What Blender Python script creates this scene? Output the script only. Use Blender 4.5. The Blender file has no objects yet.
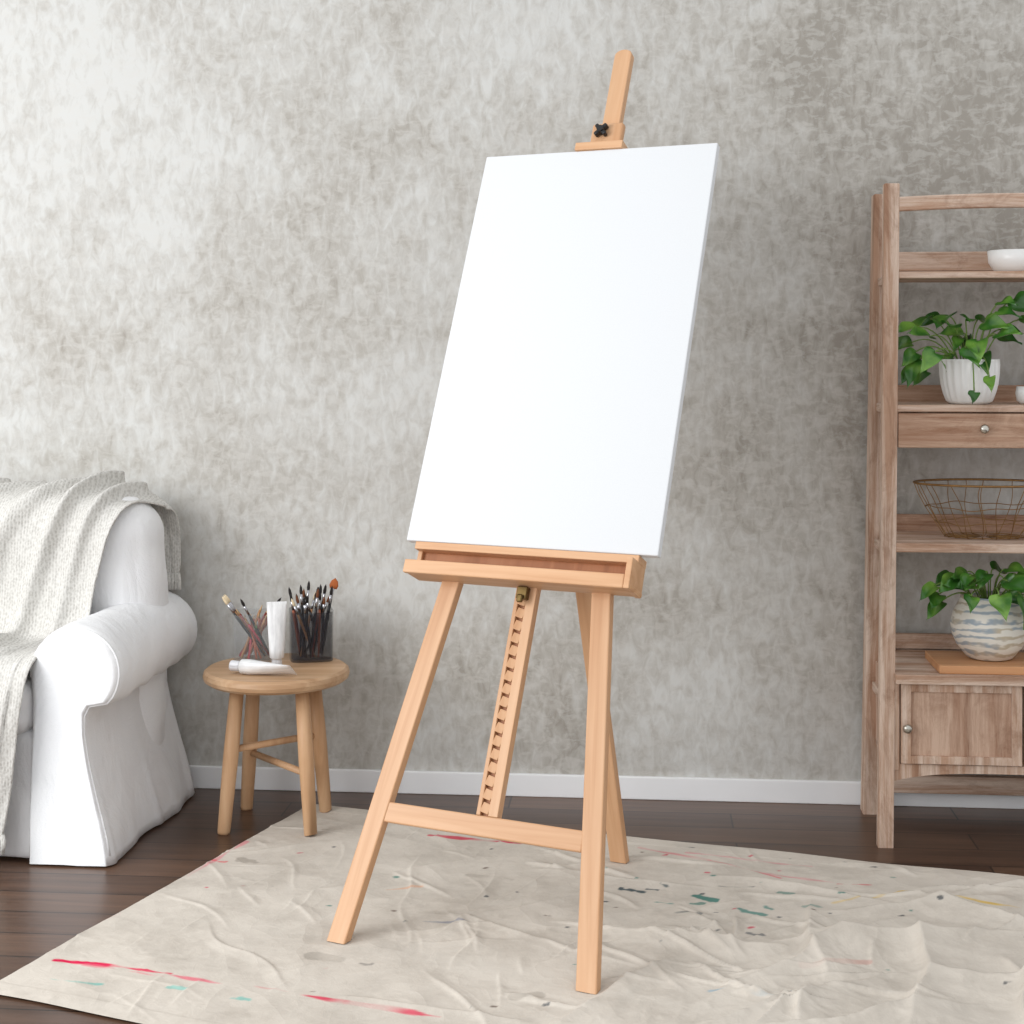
import bpy, bmesh, math, random
from mathutils import Vector, Matrix, noise
random.seed(7)
scene = bpy.context.scene
try:
    scene.view_settings.view_transform = 'Standard'
except Exception:
    pass

# ------------------------------------------------------------------ helpers
def lin(c):
    return tuple(((x/255)/12.92 if x/255 <= .04045 else ((x/255+.055)/1.055)**2.4) for x in c)

def new_mat(name, col=(200,200,200), rough=.6, spec=.3, metal=0.0):
    m = bpy.data.materials.new(name); m.use_nodes = True
    b = m.node_tree.nodes['Principled BSDF']
    b.inputs['Base Color'].default_value = (*lin(col), 1)
    b.inputs['Roughness'].default_value = rough
    b.inputs['Metallic'].default_value = metal
    b.inputs['Specular IOR Level'].default_value = spec
    return m

def N(m, t, **kw):
    n = m.node_tree.nodes.new(t)
    for k, v in kw.items():
        if hasattr(n, k): setattr(n, k, v)
        else: n.inputs[k].default_value = v
    return n
def Lk(m, a, b): m.node_tree.links.new(a, b)
def bsdf(m): return m.node_tree.nodes['Principled BSDF']

def ramp(m, fac, stops, interp='LINEAR'):
    r = N(m, 'ShaderNodeValToRGB'); e = r.color_ramp.elements
    r.color_ramp.interpolation = interp
    while len(e) < len(stops): e.new(.5)
    for i, (p, c) in enumerate(stops):
        e[i].position = p
        e[i].color = (*(lin(c) if max(c) > 1.001 else c), 1)
    Lk(m, fac, r.inputs[0]); return r
def mapping(m, scale=(1,1,1), coord='Object', rot=(0,0,0), loc=(0,0,0)):
    tc = N(m, 'ShaderNodeTexCoord'); mp = N(m, 'ShaderNodeMapping')
    mp.inputs['Scale'].default_value = scale; mp.inputs['Rotation'].default_value = rot
    mp.inputs['Location'].default_value = loc
    Lk(m, tc.outputs[coord], mp.inputs[0]); return mp.outputs[0]
def noise_n(m, vec, scale, detail=6, rough=.6, dist=0.0):
    n = N(m, 'ShaderNodeTexNoise'); n.inputs['Scale'].default_value = scale
    n.inputs['Detail'].default_value = detail; n.inputs['Roughness'].default_value = rough
    n.inputs['Distortion'].default_value = dist
    Lk(m, vec, n.inputs['Vector']); return n.outputs['Fac']
def mixc(m, fac, a, b, mode='MIX'):
    x = N(m, 'ShaderNodeMix'); x.data_type = 'RGBA'; x.blend_type = mode
    for v, i in ((fac, 0), (a, 6), (b, 7)):
        if isinstance(v, (int, float)): x.inputs[i].default_value = v
        elif isinstance(v, tuple): x.inputs[i].default_value = (*lin(v), 1) if max(v) > 1.001 else (*v, 1)
        else: Lk(m, v, x.inputs[i])
    return x.outputs[2]
def math_n(m, op, a, b):
    x = N(m, 'ShaderNodeMath', operation=op)
    for v, i in ((a, 0), (b, 1)):
        if isinstance(v, (int, float)): x.inputs[i].default_value = v
        else: Lk(m, v, x.inputs[i])
    return x.outputs[0]
def bump(m, h, strength=.2, dist=.01):
    b = N(m, 'ShaderNodeBump'); b.inputs['Strength'].default_value = strength
    b.inputs['Distance'].default_value = dist
    Lk(m, h, b.inputs['Height']); Lk(m, b.outputs[0], bsdf(m).inputs['Normal'])

def wood(name, c1, c2, c3, rough=.45, axis='Z', sc=1.0, spec=.35, wash=None):
    m = new_mat(name, c1, rough, spec)
    s = {'Z': (28*sc, 28*sc, 1.6*sc), 'X': (1.6*sc, 28*sc, 28*sc)}[axis]
    v = mapping(m, s)
    n1 = noise_n(m, v, 1.0, 5, .6, .6)
    v2 = mapping(m, tuple(q*.22 for q in s))
    n2 = noise_n(m, v2, 1.0, 3, .5, .3)
    r = ramp(m, n1, [(.25, c3), (.5, c1), (.75, c2)])
    r2 = ramp(m, n2, [(.3, (0.84,)*3), (.7, (1.0,)*3)])
    c = mixc(m, 1.0, r.outputs[0], r2.outputs[0], 'MULTIPLY')
    if wash:
        v3 = mapping(m, tuple(q*.6 for q in s), loc=(3, 5, 1))
        n3 = noise_n(m, v3, 1.6, 9, .78, .4)
        r3 = ramp(m, n3, [(.42, (0, 0, 0)), (.60, (.95, .95, .95))])
        c = mixc(m, r3.outputs[0], c, wash)
        kn = ramp(m, noise_n(m, mapping(m, (9, 9, 5), loc=(1, 8, 4)), 1.0, 8, .75, 1.2), [(.32, (.60, .52, .47)), (.50, (1, 1, 1))])
        c = mixc(m, .8, c, kn.outputs[0], 'MULTIPLY')
    Lk(m, c, bsdf(m).inputs['Base Color'])
    bump(m, n1, .12, .002)
    return m

def finish(name, bm, mat, parent=None, M=None, smooth=False, label=None, category=None, kind=None, group=None):
    me = bpy.data.meshes.new(name)
    bmesh.ops.recalc_face_normals(bm, faces=bm.faces[:])
    bm.to_mesh(me); bm.free()
    mats = mat if isinstance(mat, (list, tuple)) else [mat]
    for q in mats: me.materials.append(q)
    if smooth:
        me.polygons.foreach_set('use_smooth', [True]*len(me.polygons))
    ob = bpy.data.objects.new(name, me)
    scene.collection.objects.link(ob)
    if parent is not None: ob.parent = parent
    if M is not None: ob.matrix_basis = M
    tag(ob, label, category, kind, group)
    return ob
def tag(ob, label=None, category=None, kind=None, group=None):
    if label: ob['label'] = label
    if category: ob['category'] = category
    if kind: ob['kind'] = kind
    if group: ob['group'] = group
def empty(name, M, label, category, group=None):
    e = bpy.data.objects.new(name, None); e.empty_display_size = .05
    scene.collection.objects.link(e); e.matrix_basis = M
    tag(e, label, category, None, group); return e

def addbox(bm, x0, x1, y0, y1, z0, z1, M=None, bev=0.0, seg=2, mi=0):
    t = bmesh.new()
    bmesh.ops.create_cube(t, size=1)
    for v in t.verts:
        v.co = Vector(((x0+x1)/2+v.co.x*(x1-x0), (y0+y1)/2+v.co.y*(y1-y0), (z0+z1)/2+v.co.z*(z1-z0)))
    if bev > 0:
        bmesh.ops.bevel(t, geom=t.edges[:], offset=bev, segments=seg, affect='EDGES', profile=.5)
    if M is not None: bmesh.ops.transform(t, matrix=M, verts=t.verts[:])
    for f in t.faces: f.material_index = mi
    tmp = bpy.data.meshes.new('tmp'); t.to_mesh(tmp); t.free()
    bm.from_mesh(tmp); bpy.data.meshes.remove(tmp)

def beam(name, p0, p1, w, d, mat, parent=None, side=Vector((1,0,0)), bev=.003, ground=None, label=None):
    p0 = Vector(p0); p1 = Vector(p1); z = (p1-p0); L = z.length; z.normalize()
    x = (side - z*side.dot(z)).normalized(); y = z.cross(x)
    M = Matrix(((x.x, y.x, z.x, p0.x), (x.y, y.y, z.y, p0.y), (x.z, y.z, z.z, p0.z), (0, 0, 0, 1)))
    bm = bmesh.new(); addbox(bm, -w/2, w/2, -d/2, d/2, 0, L, bev=bev)
    if ground is not None:
        for v in bm.verts:
            if v.co.z < .01: v.co.z += (ground - (M @ v.co).z)/z.z
    return finish(name, bm, mat, parent, M, label=label)

def tube(bm, pts, r, seg=8, closed=False, mi=0, caps=True):
    pts = [Vector(p) for p in pts]; n = len(pts); rings = []
    rr = r if isinstance(r, (list, tuple)) else [r]*n
    prev = None
    for i in range(n):
        a = pts[(i-1) % n] if (closed or i > 0) else pts[i]
        b = pts[(i+1) % n] if (closed or i < n-1) else pts[i]
        t = (b-a).normalized()
        if prev is None:
            up = Vector((0,0,1)) if abs(t.z) < .9 else Vector((1,0,0))
            x = t.cross(up).normalized()
        else:
            x = (prev - t*prev.dot(t)).normalized()
        prev = x; y = t.cross(x)
        rings.append([bm.verts.new(pts[i]+x*rr[i]*math.cos(2*math.pi*k/seg)+y*rr[i]*math.sin(2*math.pi*k/seg)) for k in range(seg)])
    m = n if closed else n-1
    for i in range(m):
        A = rings[i]; B = rings[(i+1) % n]
        for k in range(seg):
            f = bm.faces.new((A[k], A[(k+1) % seg], B[(k+1) % seg], B[k])); f.material_index = mi
    if not closed and caps:
        bm.faces.new(rings[0][::-1]).material_index = mi; bm.faces.new(rings[-1]).material_index = mi

def lathe(bm, prof, seg=48, fn=None, mi=0):
    rings = []
    for (r, z) in prof:
        ring = []
        if r < 1e-6:
            ring = [bm.verts.new((0, 0, z))]
        else:
            for k in range(seg):
                a = 2*math.pi*k/seg; q = r*(fn(a, z) if fn else 1)
                ring.append(bm.verts.new((q*math.cos(a), q*math.sin(a), z)))
        rings.append(ring)
    for A, B in zip(rings[:-1], rings[1:]):
        for k in range(seg):
            k2 = (k+1) % seg
            if len(A) == 1 and len(B) == 1: continue
            if len(A) == 1: f = bm.faces.new((A[0], B[k], B[k2]))
            elif len(B) == 1: f = bm.faces.new((A[k], A[k2], B[0]))
            else: f = bm.faces.new((A[k], A[k2], B[k2], B[k]))
            f.material_index = mi

def rbox(bm, hx, hy, hz, r, cuts=14, c=(0,0,0), bulge=0.0, nz=0.0, nsc=4.0):
    t = bmesh.new(); bmesh.ops.create_cube(t, size=2)
    bmesh.ops.subdivide_edges(t, edges=t.edges[:], cuts=cuts, use_grid_fill=True)
    for v in t.verts:
        p = Vector((v.co.x*hx, v.co.y*hy, v.co.z*hz))
        q = Vector((max(-(hx-r), min(hx-r, p.x)), max(-(hy-r), min(hy-r, p.y)), max(-(hz-r), min(hz-r, p.z))))
        d = p-q
        if d.length > 1e-9: d = d.normalized()*r
        o = v.co.copy(); p2 = q+d
        k = bulge
        if k:
            p2.y += k*o.y*(1-o.x**2)*(1-o.z**2); p2.z += k*.7*o.z*(1-o.x**2)*(1-o.y**2)
            p2.x += k*.7*o.x*(1-o.z**2)*(1-o.y**2)
        p2 += Vector(c)
        if nz:
            nn = noise.noise(p2*nsc)+.5*noise.noise(p2*nsc*2.3+Vector((5, 2, 1)))
            if d.length > 1e-9: p2 += d.normalized()*nn*nz
        v.co = p2
    tmp = bpy.data.meshes.new('tmp'); t.to_mesh(tmp); t.free(); bm.from_mesh(tmp); bpy.data.meshes.remove(tmp)

# ------------------------------------------------------------------ camera
cam = bpy.data.cameras.new('camera'); co = bpy.data.objects.new('camera', cam)
scene.collection.objects.link(co); scene.camera = co
co.location = (0, 0, 1.3); co.rotation_euler = (math.pi/2, 0, 0)
cam.sensor_width = 36; cam.lens = 1500/1024*36; cam.shift_y = -162/1024
cam.clip_start = .05

# ------------------------------------------------------------------ room frame
YAW = math.radians(-4.84)
def Wp(s, t, z=0.0): return Vector((.9964*s-.0843*t, 4.381-.0843*s-.9964*t, z))
def WM(s, t, z=0.0, rz=0.0): return Matrix.Translation(Wp(s, t, z)) @ Matrix.Rotation(YAW+rz, 4, 'Z')

# wall material: brushed limewash, large clouds with brushed edges
mw = new_mat('mottled_plaster', (190,188,184), .9, .1)
big = noise_n(mw, mapping(mw, loc=(.6, 0, .2)), .8, 2, .5, .3)
mid = noise_n(mw, mapping(mw, loc=(5, 0, 3)), 2.6, 8, .60, .2)
fine = noise_n(mw, mapping(mw, rot=(0, .6, 0), scale=(1.5, 1, .75)), 24, 8, .62, .6)
fine2 = noise_n(mw, mapping(mw, (.75, 1, 1.4), rot=(0, -.5, 0), loc=(7, 3, 2)), 30, 8, .62, .6)
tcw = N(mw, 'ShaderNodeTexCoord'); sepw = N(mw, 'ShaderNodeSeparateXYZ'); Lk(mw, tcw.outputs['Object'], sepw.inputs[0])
mx = N(mw, 'ShaderNodeMapRange'); Lk(mw, sepw.outputs[0], mx.inputs[0])  # wall colour graded lighter to the left, partly baked light falloff
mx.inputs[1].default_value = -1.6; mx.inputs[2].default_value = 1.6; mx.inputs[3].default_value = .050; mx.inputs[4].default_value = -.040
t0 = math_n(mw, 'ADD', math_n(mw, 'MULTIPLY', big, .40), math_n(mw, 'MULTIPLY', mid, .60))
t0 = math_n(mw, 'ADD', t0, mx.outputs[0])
# darker and paler limewash areas, with armchair shadow and upper-left window brightness painted in
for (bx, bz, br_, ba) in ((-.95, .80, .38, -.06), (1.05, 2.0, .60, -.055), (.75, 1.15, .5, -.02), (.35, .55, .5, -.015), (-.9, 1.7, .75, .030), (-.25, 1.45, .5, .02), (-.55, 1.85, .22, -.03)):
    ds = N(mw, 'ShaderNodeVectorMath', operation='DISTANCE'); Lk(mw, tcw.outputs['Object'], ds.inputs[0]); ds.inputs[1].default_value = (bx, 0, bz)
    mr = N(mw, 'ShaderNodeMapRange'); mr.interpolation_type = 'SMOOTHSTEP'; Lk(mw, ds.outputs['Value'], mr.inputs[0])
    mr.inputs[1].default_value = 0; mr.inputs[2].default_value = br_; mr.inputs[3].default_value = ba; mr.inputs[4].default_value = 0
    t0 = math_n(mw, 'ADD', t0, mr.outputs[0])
t1 = math_n(mw, 'ADD', t0, math_n(mw, 'MULTIPLY', math_n(mw, 'SUBTRACT', fine, .5), .55))
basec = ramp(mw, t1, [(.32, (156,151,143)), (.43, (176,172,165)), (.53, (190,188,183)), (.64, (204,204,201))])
dab2 = ramp(mw, fine2, [(.50, (0, 0, 0)), (.58, (.34, .34, .34))])
c2 = mixc(mw, dab2.outputs[0], basec.outputs[0], (203,201,196))
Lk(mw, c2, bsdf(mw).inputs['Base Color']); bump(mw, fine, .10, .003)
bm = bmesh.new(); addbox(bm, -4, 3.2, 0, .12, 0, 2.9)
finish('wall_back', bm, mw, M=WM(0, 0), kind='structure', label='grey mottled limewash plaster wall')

# floor
mf = new_mat('dark_wood_floor', (80,58,48), .30, .45)
vf = mapping(mf, (1, 1, 1))
br = N(mf, 'ShaderNodeTexBrick'); Lk(mf, vf, br.inputs['Vector'])
br.inputs['Color1'].default_value = (*lin((112,84,66)), 1); br.inputs['Color2'].default_value = (*lin((84,61,48)), 1)
br.inputs['Mortar'].default_value = (*lin((34,24,19)), 1); br.inputs['Scale'].default_value = 1
br.inputs['Mortar Size'].default_value = .0024; br.inputs['Brick Width'].default_value = 1.25; br.inputs['Row Height'].default_value = .125
gr = noise_n(mf, mapping(mf, (2.0, 34, 1)), 1.0, 7, .7, .5)
rg = ramp(mf, gr, [(.32, (.46,)*3), (.66, (1.0,)*3)])
Lk(mf, mixc(mf, 1.0, br.outputs[0], rg.outputs[0], 'MULTIPLY'), bsdf(mf).inputs['Base Color'])
bump(mf, gr, .1, .002)
bm = bmesh.new(); addbox(bm, -4, 3.2, -4.8, 0, -.05, 0)
finish('floor', bm, mf, M=WM(0, 0), kind='structure', label='dark brown wooden plank floor')
mb = new_mat('white_trim_paint', (232,232,232), .4, .4)
Lk(mb, ramp(mb, noise_n(mb, mapping(mb), 6), [(0, (230,231,232)), (1, (241,241,242))]).outputs[0], bsdf(mb).inputs['Base Color'])
bm = bmesh.new(); addbox(bm, -4, 3.2, -.014, 0, 0, .066, bev=.003)
finish('baseboard_back', bm, mb, M=WM(0, 0), kind='structure', label='white painted baseboard')

# ------------------------------------------------------------------ drop cloth
cA = Vector((-1.075, 3.03)); cB = Vector((-.575, 4.285))
dirA = Vector((.93, -.3676)); dirB = Vector((.951, -.309))
LEN = 2.6
feet = [Vector((.1537, 3.033)), Vector((-.3814, 3.288)), Vector((.2737, 3.801)), Vector((-.5366, 4.004)), Vector((-.775, 4.037)), Vector((-.523, 4.22))]
PK = (214,40,82); PF = (222,108,125)
strokes = [
 ((-.971,3.186),(-.85,3.155),.0045,PK,1), ((-.85,3.155),(-.709,3.115),.0065,(218,50,88),.9), ((-.709,3.110),(-.60,3.07),.0032,PF,.8), ((-.90,3.16),(-.72,3.10),.0025,PF,.6),
 ((-.524,3.056),(-.33,2.98),.0045,PK,.9), ((-.33,2.98),(-.140,2.910),.0038,(218,65,95),.85), ((-.60,3.07),(-.52,3.055),.0025,PF,.5),
 ((-.971,3.451),(-.78,3.75),.004,(232,135,148),.5), ((-1.0,3.30),(-.90,3.45),.0035,PF,.45), ((-.80,3.70),(-.70,3.95),.004,PF,.55),
 ((-.219,4.004),(.021,3.939),.007,(204,50,80),.85), ((-.05,3.99),(.05,3.96),.005,(204,50,80),.6),
 ((.333,3.9),(.50,3.80),.006,(216,105,118),.65), ((.50,3.80),(.657,3.679),.0045,(216,95,110),.65), ((.79,3.638),(.87,3.635),.007,(204,70,84),.75),
 ((.60,3.72),(.80,3.64),.004,(216,115,128),.55), ((.45,3.86),(.75,3.76),.004,(220,128,140),.5),
 ((.440,3.556),(.476,3.533),.013,(40,118,108),.85), ((.42,3.51),(.45,3.51),.005,(35,118,108),.7), ((.265,3.605),(.31,3.59),.006,(24,60,72),.85), ((.325,3.605),(.35,3.60),.004,(24,60,72),.85), ((.36,3.63),(.37,3.62),.004,(30,70,80),.7),
 ((.53,3.46),(.57,3.44),.008,(45,128,120),.75), ((.59,3.48),(.60,3.47),.005,(45,128,120),.7), ((.64,3.56),(.66,3.55),.009,(55,128,118),.6), ((.50,3.62),(.58,3.60),.004,(40,60,70),.65),
 ((.38,3.44),(.43,3.43),.004,(60,80,85),.55), ((.52,3.33),(.55,3.31),.005,(50,70,85),.6), ((.68,3.48),(.71,3.47),.006,(70,130,122),.5), ((.34,3.52),(.37,3.51),.004,(45,128,120),.55),
 ((-.95,3.09),(-.84,3.06),.0035,(60,185,175),.6), ((-.56,3.0),(-.53,2.995),.006,(60,185,175),.55),((-.70,3.05),(-.66,3.04),.0035,(80,190,180),.55),
 ((-.76,3.81),(-.73,3.80),.006,(220,60,80),.6), ((.922,3.565),(1.179,3.482),.004,(216,180,76),.8), ((.75,3.50),(.92,3.565),.0035,(216,180,76),.6),
 ((-.69,3.81),(-.66,3.80),.016,(150,141,130),.55), ((-.42,3.21),(-.37,3.19),.018,(152,145,135),.5), ((-.32,3.17),(-.30,3.165),.006,(90,85,85),.5), ((.0,3.0),(.05,3.01),.012,(152,143,132),.45), ((.1,3.35),(.2,3.3),.014,(160,151,140),.4), ((-.1,3.7),(.0,3.66),.012,(160,151,140),.4),
 ((-.2,3.4),(-.1,3.38),.003,(110,120,145),.55), ((.6,3.1),(.75,3.15),.004,(200,140,130),.45), ((-.3,3.6),(-.22,3.62),.003,(226,146,80),.5), ((.40,3.02),(.62,2.95),.003,(90,155,185),.5),
]
rs = random.Random(4)
for k in range(80):
    if k % 2: x = rs.gauss(.5, .22); y = rs.gauss(3.52, .16)
    else: x = rs.uniform(-.9, 1.2); y = rs.uniform(2.92, 4.0)
    cc = rs.choice([(34,52,66), (200,50,85), (50,125,115), (100,80,70), (34,52,66)])
    strokes.append(((x, y), (x+rs.uniform(0, .010), y), rs.uniform(.0012, .003), cc, .75))
nu, nv = 720, 370
bm = bmesh.new(); cols = []; grid = []
base = Vector(lin((208,200,189)))
folds = [((.35,2.95),(.95,3.45),.034,.042), ((.5,3.25),(1.25,3.30),.036,.036), ((.25,2.75),(.75,3.10),.034,.046), ((.75,2.8),(.95,3.40),.038,.036), ((.62,3.05),(.70,3.55),.024,.024),
 ((.85,3.1),(1.2,3.0),.034,.032), ((.2,3.35),(.62,3.22),.020,.022), ((-.2,3.45),(.15,3.25),.010,.016), ((.45,3.7),(.9,3.5),.020,.022), ((-.55,3.5),(-.1,3.85),.008,.012), ((.05,2.85),(.35,3.2),.018,.022),
 ((-.35,3.0),(.05,2.88),.011,.016), ((-.7,3.4),(-.45,3.05),.008,.012), ((.9,3.6),(1.3,3.25),.026,.028), ((.55,2.85),(.60,3.0),.024,.026), ((.05,3.75),(.5,3.6),.010,.014), ((-.25,3.25),(.05,3.55),.008,.012), ((1.0,2.75),(1.05,3.2),.032,.03), ((.38,3.5),(.5,3.2),.018,.02), ((.40,2.80),(.95,2.95),.030,.034), ((.7,3.45),(1.2,3.55),.018,.022)]
for k in range(130):
    x = rs.uniform(-.9, 1.3); y = rs.uniform(2.75, 4.1); L_ = rs.uniform(.08, .38); an = rs.uniform(0, math.pi)
    g_ = .5+.9*max(0, min(1, (x+.3)/.8))
    folds.append(((x, y), (x+L_*math.cos(an), y+L_*math.sin(an)), rs.uniform(.004, .011)*g_, rs.uniform(.005, .010)))
def rmf(p, oc=4):
    s = 0; a_ = 1; q = p.copy()
    for o in range(oc):
        n_ = 1-abs(noise.noise(q))*2.6
        s += a_*max(0, n_)**1.6; a_ *= .5; q = q*2.05+Vector((3.1, 1.7, 2.3))
    return s
for i in range(nu+1):
    a = i/nu; row = []
    for j in range(nv+1):
        b = j/nv
        p = (cA+dirA*LEN*a)*(1-b)+(cB+dirB*LEN*a)*b
        P = Vector((p.x, p.y, 0))
        eb = max(0, 1-min(b, 1-b)/.04)
        P.y += noise.noise(Vector((a*9, 0, 3+round(b))))*.012*eb
        mask = .5+.8*noise.noise(P*1.1+Vector((4, 4, 4)))
        amp = .30+.70*max(0, min(1, (P.x+.30)/.9))
        wv3 = Vector((noise.noise(P*2+Vector((1, 9, 2))), noise.noise(P*2+Vector((5, 1, 7))), 0))*.22
        Q = P+wv3
        h = amp*(.0055*rmf(Q*2.6+Vector((1, 1, .4)), 4)*(.45+max(0, mask)))
        wx = P.x+.035*noise.noise(P*5); wy = P.y+.035*noise.noise(P*5+Vector((7, 7, 7)))
        for (f0, f1, fh, fw) in folds:
            dx = f1[0]-f0[0]; dy = f1[1]-f0[1]; l2 = dx*dx+dy*dy
            tt = ((wx-f0[0])*dx+(wy-f0[1])*dy)/l2
            if tt < 0 or tt > 1: continue
            s_ = ((wx-f0[0])*dy-(wy-f0[1])*dx)/math.sqrt(l2)
            if abs(s_) > fw*3.0: continue
            wdt = fw*(1.9 if s_ > 0 else .50)
            fall = 1-abs(s_)/(fw*3.0)
            h += fh*.8*math.sin(math.pi*tt)**.8*math.exp(-abs(s_/wdt)**1.1*1.3)*min(1, fall*3)
        for f in feet:
            d = (Vector((P.x, P.y))-f).length
            if d < .08: h *= max(0.08, d/.08)
        P.z = .0030+max(0, h)
        if eb > 0: P.z = P.z*(1-eb)+.0035*eb+.001
        row.append(bm.verts.new(P))
        c = base*(1+.05*noise.noise(P*1.8)+.04*noise.noise(P*9))
        for (s0, s1, wd, sc, st) in strokes:
            if abs(P.x-(s0[0]+s1[0])/2) > abs(s1[0]-s0[0])/2+.04 or abs(P.y-(s0[1]+s1[1])/2) > abs(s1[1]-s0[1])/2+.04: continue
            s0v = Vector(s0); s1v = Vector(s1)
            pv = Vector((P.x, P.y)); d = s1v-s0v
            t = max(0, min(1, (pv-s0v).dot(d)/max(1e-9, d.length_squared)))
            q = s0v+d*t
            dist = (pv-q).length + (.010*noise.noise(P*10) if d.length > .05 else .008*noise.noise(P*70))
            wv = wd*(1.0+.7*noise.noise(P*24+Vector((3,3,3))))
            k = st*max(0, min(1, (wv-dist)/(.003)+.5))
            if d.length > .05: k *= max(.2, min(1, .9+1.3*noise.noise(P*13)))
            if k > 0: c = c*(1-k)+Vector(lin(sc))*k
        cols.append((c.x, c.y, c.z, 1))
    grid.append(row)
for i in range(nu):
    for j in range(nv):
        bm.faces.new((grid[i][j], grid[i+1][j], grid[i+1][j+1], grid[i][j+1]))
mc = new_mat('canvas_drop_cloth_fabric', (214,208,198), .95, .05)
at = N(mc, 'ShaderNodeAttribute'); at.attribute_name = 'paint'
dirt = ramp(mc, noise_n(mc, mapping(mc), 5, 9, .75), [(.32, (.82, .81, .80)), (.55, (1, 1, 1))])
Lk(mc, mixc(mc, 1.0, at.outputs['Color'], dirt.outputs[0], 'MULTIPLY'), bsdf(mc).inputs['Base Color'])
nzv = N(mc, 'ShaderNodeTexNoise'); nzv.inputs['Scale'].default_value = 4; Lk(mc, mapping(mc), nzv.inputs['Vector'])
vadd = N(mc, 'ShaderNodeVectorMath', operation='MULTIPLY_ADD'); Lk(mc, nzv.outputs['Color'], vadd.inputs[0]); vadd.inputs[1].default_value = (.35, .35, .0); Lk(mc, mapping(mc, (1, 1, 0)), vadd.inputs[2])
vv = N(mc, 'ShaderNodeTexVoronoi'); vv.inputs['Scale'].default_value = 9; Lk(mc, vadd.outputs[0], vv.inputs['Vector'])
hsum = math_n(mc, 'ADD', math_n(mc, 'MULTIPLY', vv.outputs['Distance'], 1.0), math_n(mc, 'MULTIPLY', noise_n(mc, mapping(mc), 26, 6, .6, .6), .35))
bump(mc, hsum, .45, .014)
cloth = finish('drop_cloth', bm, mc, smooth=True, label='wrinkled beige canvas drop cloth splattered with pink and teal paint', category='drop cloth')
ca = cloth.data.color_attributes.new('paint', 'FLOAT_COLOR', 'POINT')
ca.data.foreach_set('color', [x for c in cols for x in c])

# ------------------------------------------------------------------ easel
beech = wood('beech_wood', (214,168,128), (223,182,144), (198,147,105), .4)
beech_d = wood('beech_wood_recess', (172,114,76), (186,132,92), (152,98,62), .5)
beechX = wood('beech_wood_horizontal', (214,168,128), (223,182,144), (198,147,105), .4, axis='X')
black = new_mat('black_plastic', (22,22,24), .35, .5)
Lk(black, ramp(black, noise_n(black, mapping(black), 60), [(0, (18,18,20)), (1, (30,30,32))]).outputs[0], bsdf(black).inputs['Base Color'])
brass = new_mat('aged_brass', (120,98,55), .45, .5, .9)
Lk(brass, ramp(brass, noise_n(brass, mapping(brass), 60), [(0, (80,66,38)), (1, (128,106,66))]).outputs[0], bsdf(brass).inputs['Base Color'])
TH = math.radians(24)
EM = Matrix.Translation((-.1139, 3.160, 0)) @ Matrix.Rotation(math.radians(-25.53), 4, 'Z')
easel = empty('easel', EM, 'tall beech wood lyre easel standing on the drop cloth', 'easel')
LM = Matrix.Rotation(-TH, 4, 'X')
def Lp(w, o, L): return LM @ Vector((w, -o, L))
G = .0055
for sgn in (-1, 1):
    beam('leg', Lp(sgn*.2965, 0, 0.0), Lp(sgn*.058+.006, 0, 1.85), .046, .026, beech, easel, ground=G)
beam('leg', (.0735, .7455, 0), (-.022, .575, 1.22), .044, .026, beech, easel, ground=G, label='hinged back leg')
# crossbars
SD = LM @ Vector((0, 1, 0))
beam('crossbar', Lp(-.240, .002, .287), Lp(.240, .002, .287), .018, .044, beech, easel, side=SD)
beam('crossbar', Lp(-.16, -.021, 1.28), Lp(.16, -.021, 1.28), .016, .044, beech, easel, side=SD)
beam('crossbar', Lp(-.085, -.021, 1.80), Lp(.085, -.021, 1.80), .016, .05, beech, easel, side=SD)
bm = bmesh.new()
mwid = .024
prof = [(-mwid, .93), (mwid, .93), (mwid, 2.275)]
for k in range(1, 8):
    a = math.pi*k/8; prof.append((mwid*math.cos(a), 2.275+.017*math.sin(a)))
prof.append((-mwid, 2.275))
fr = [bm.verts.new((x+.016, -.013, z)) for x, z in prof]; bk = [bm.verts.new((x+.016, .011, z)) for x, z in prof]
bm.faces.new(fr); bm.faces.new(bk[::-1])
for i in range(len(prof)):
    j = (i+1) % len(prof); bm.faces.new((fr[i], fr[j], bk[j], bk[i]))
bmesh.ops.bevel(bm, geom=bm.edges[:], offset=.002, segments=1, affect='EDGES')
mast = finish('mast', bm, beech, easel, LM, label='centre mast with rounded top')
bm = bmesh.new()
LB = .309
addbox(bm, -.016, .036, .000, .012, LB, .93, bev=.001, mi=0)
addbox(bm, -.016, -.006, -.012, .0, LB, .93, bev=.0015)
addbox(bm, .013, .036, -.012, .0, LB, .93, bev=.0015)
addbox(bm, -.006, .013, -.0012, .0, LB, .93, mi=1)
k = .325
while k < .91:
    Mx = Matrix.Translation((.004, -.006, k)) @ Matrix.Rotation(math.radians(14), 4, 'Y') @ Matrix.Rotation(math.radians(-8), 4, 'X')
    addbox(bm, -.0105, .0105, -.0052, .0055, -.0110, .0110, M=Mx, bev=.001)
    k += .029
finish('notched_rack', bm, [beech, beech_d], easel, LM, label='notched height adjustment rack')
bm = bmesh.new()
addbox(bm, -.280, .287, -.052, .0, .884, .9025, bev=.002)
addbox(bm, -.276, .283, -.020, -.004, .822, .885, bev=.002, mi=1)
addbox(bm, -.280, .287, -.074, .0, .820, .829, bev=.002)
addbox(bm, -.280, .272, -.086, -.072, .817, .849, bev=.003)
addbox(bm, .272, .286, -.086, .0, .817, .888, bev=.002)
addbox(bm, -.280, -.268, -.030, .0, .822, .888, bev=.002)
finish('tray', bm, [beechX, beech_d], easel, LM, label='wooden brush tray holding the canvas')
bm = bmesh.new()
addbox(bm, -.006, .020, -.030, -.012, .790, .818, bev=.002)
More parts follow.
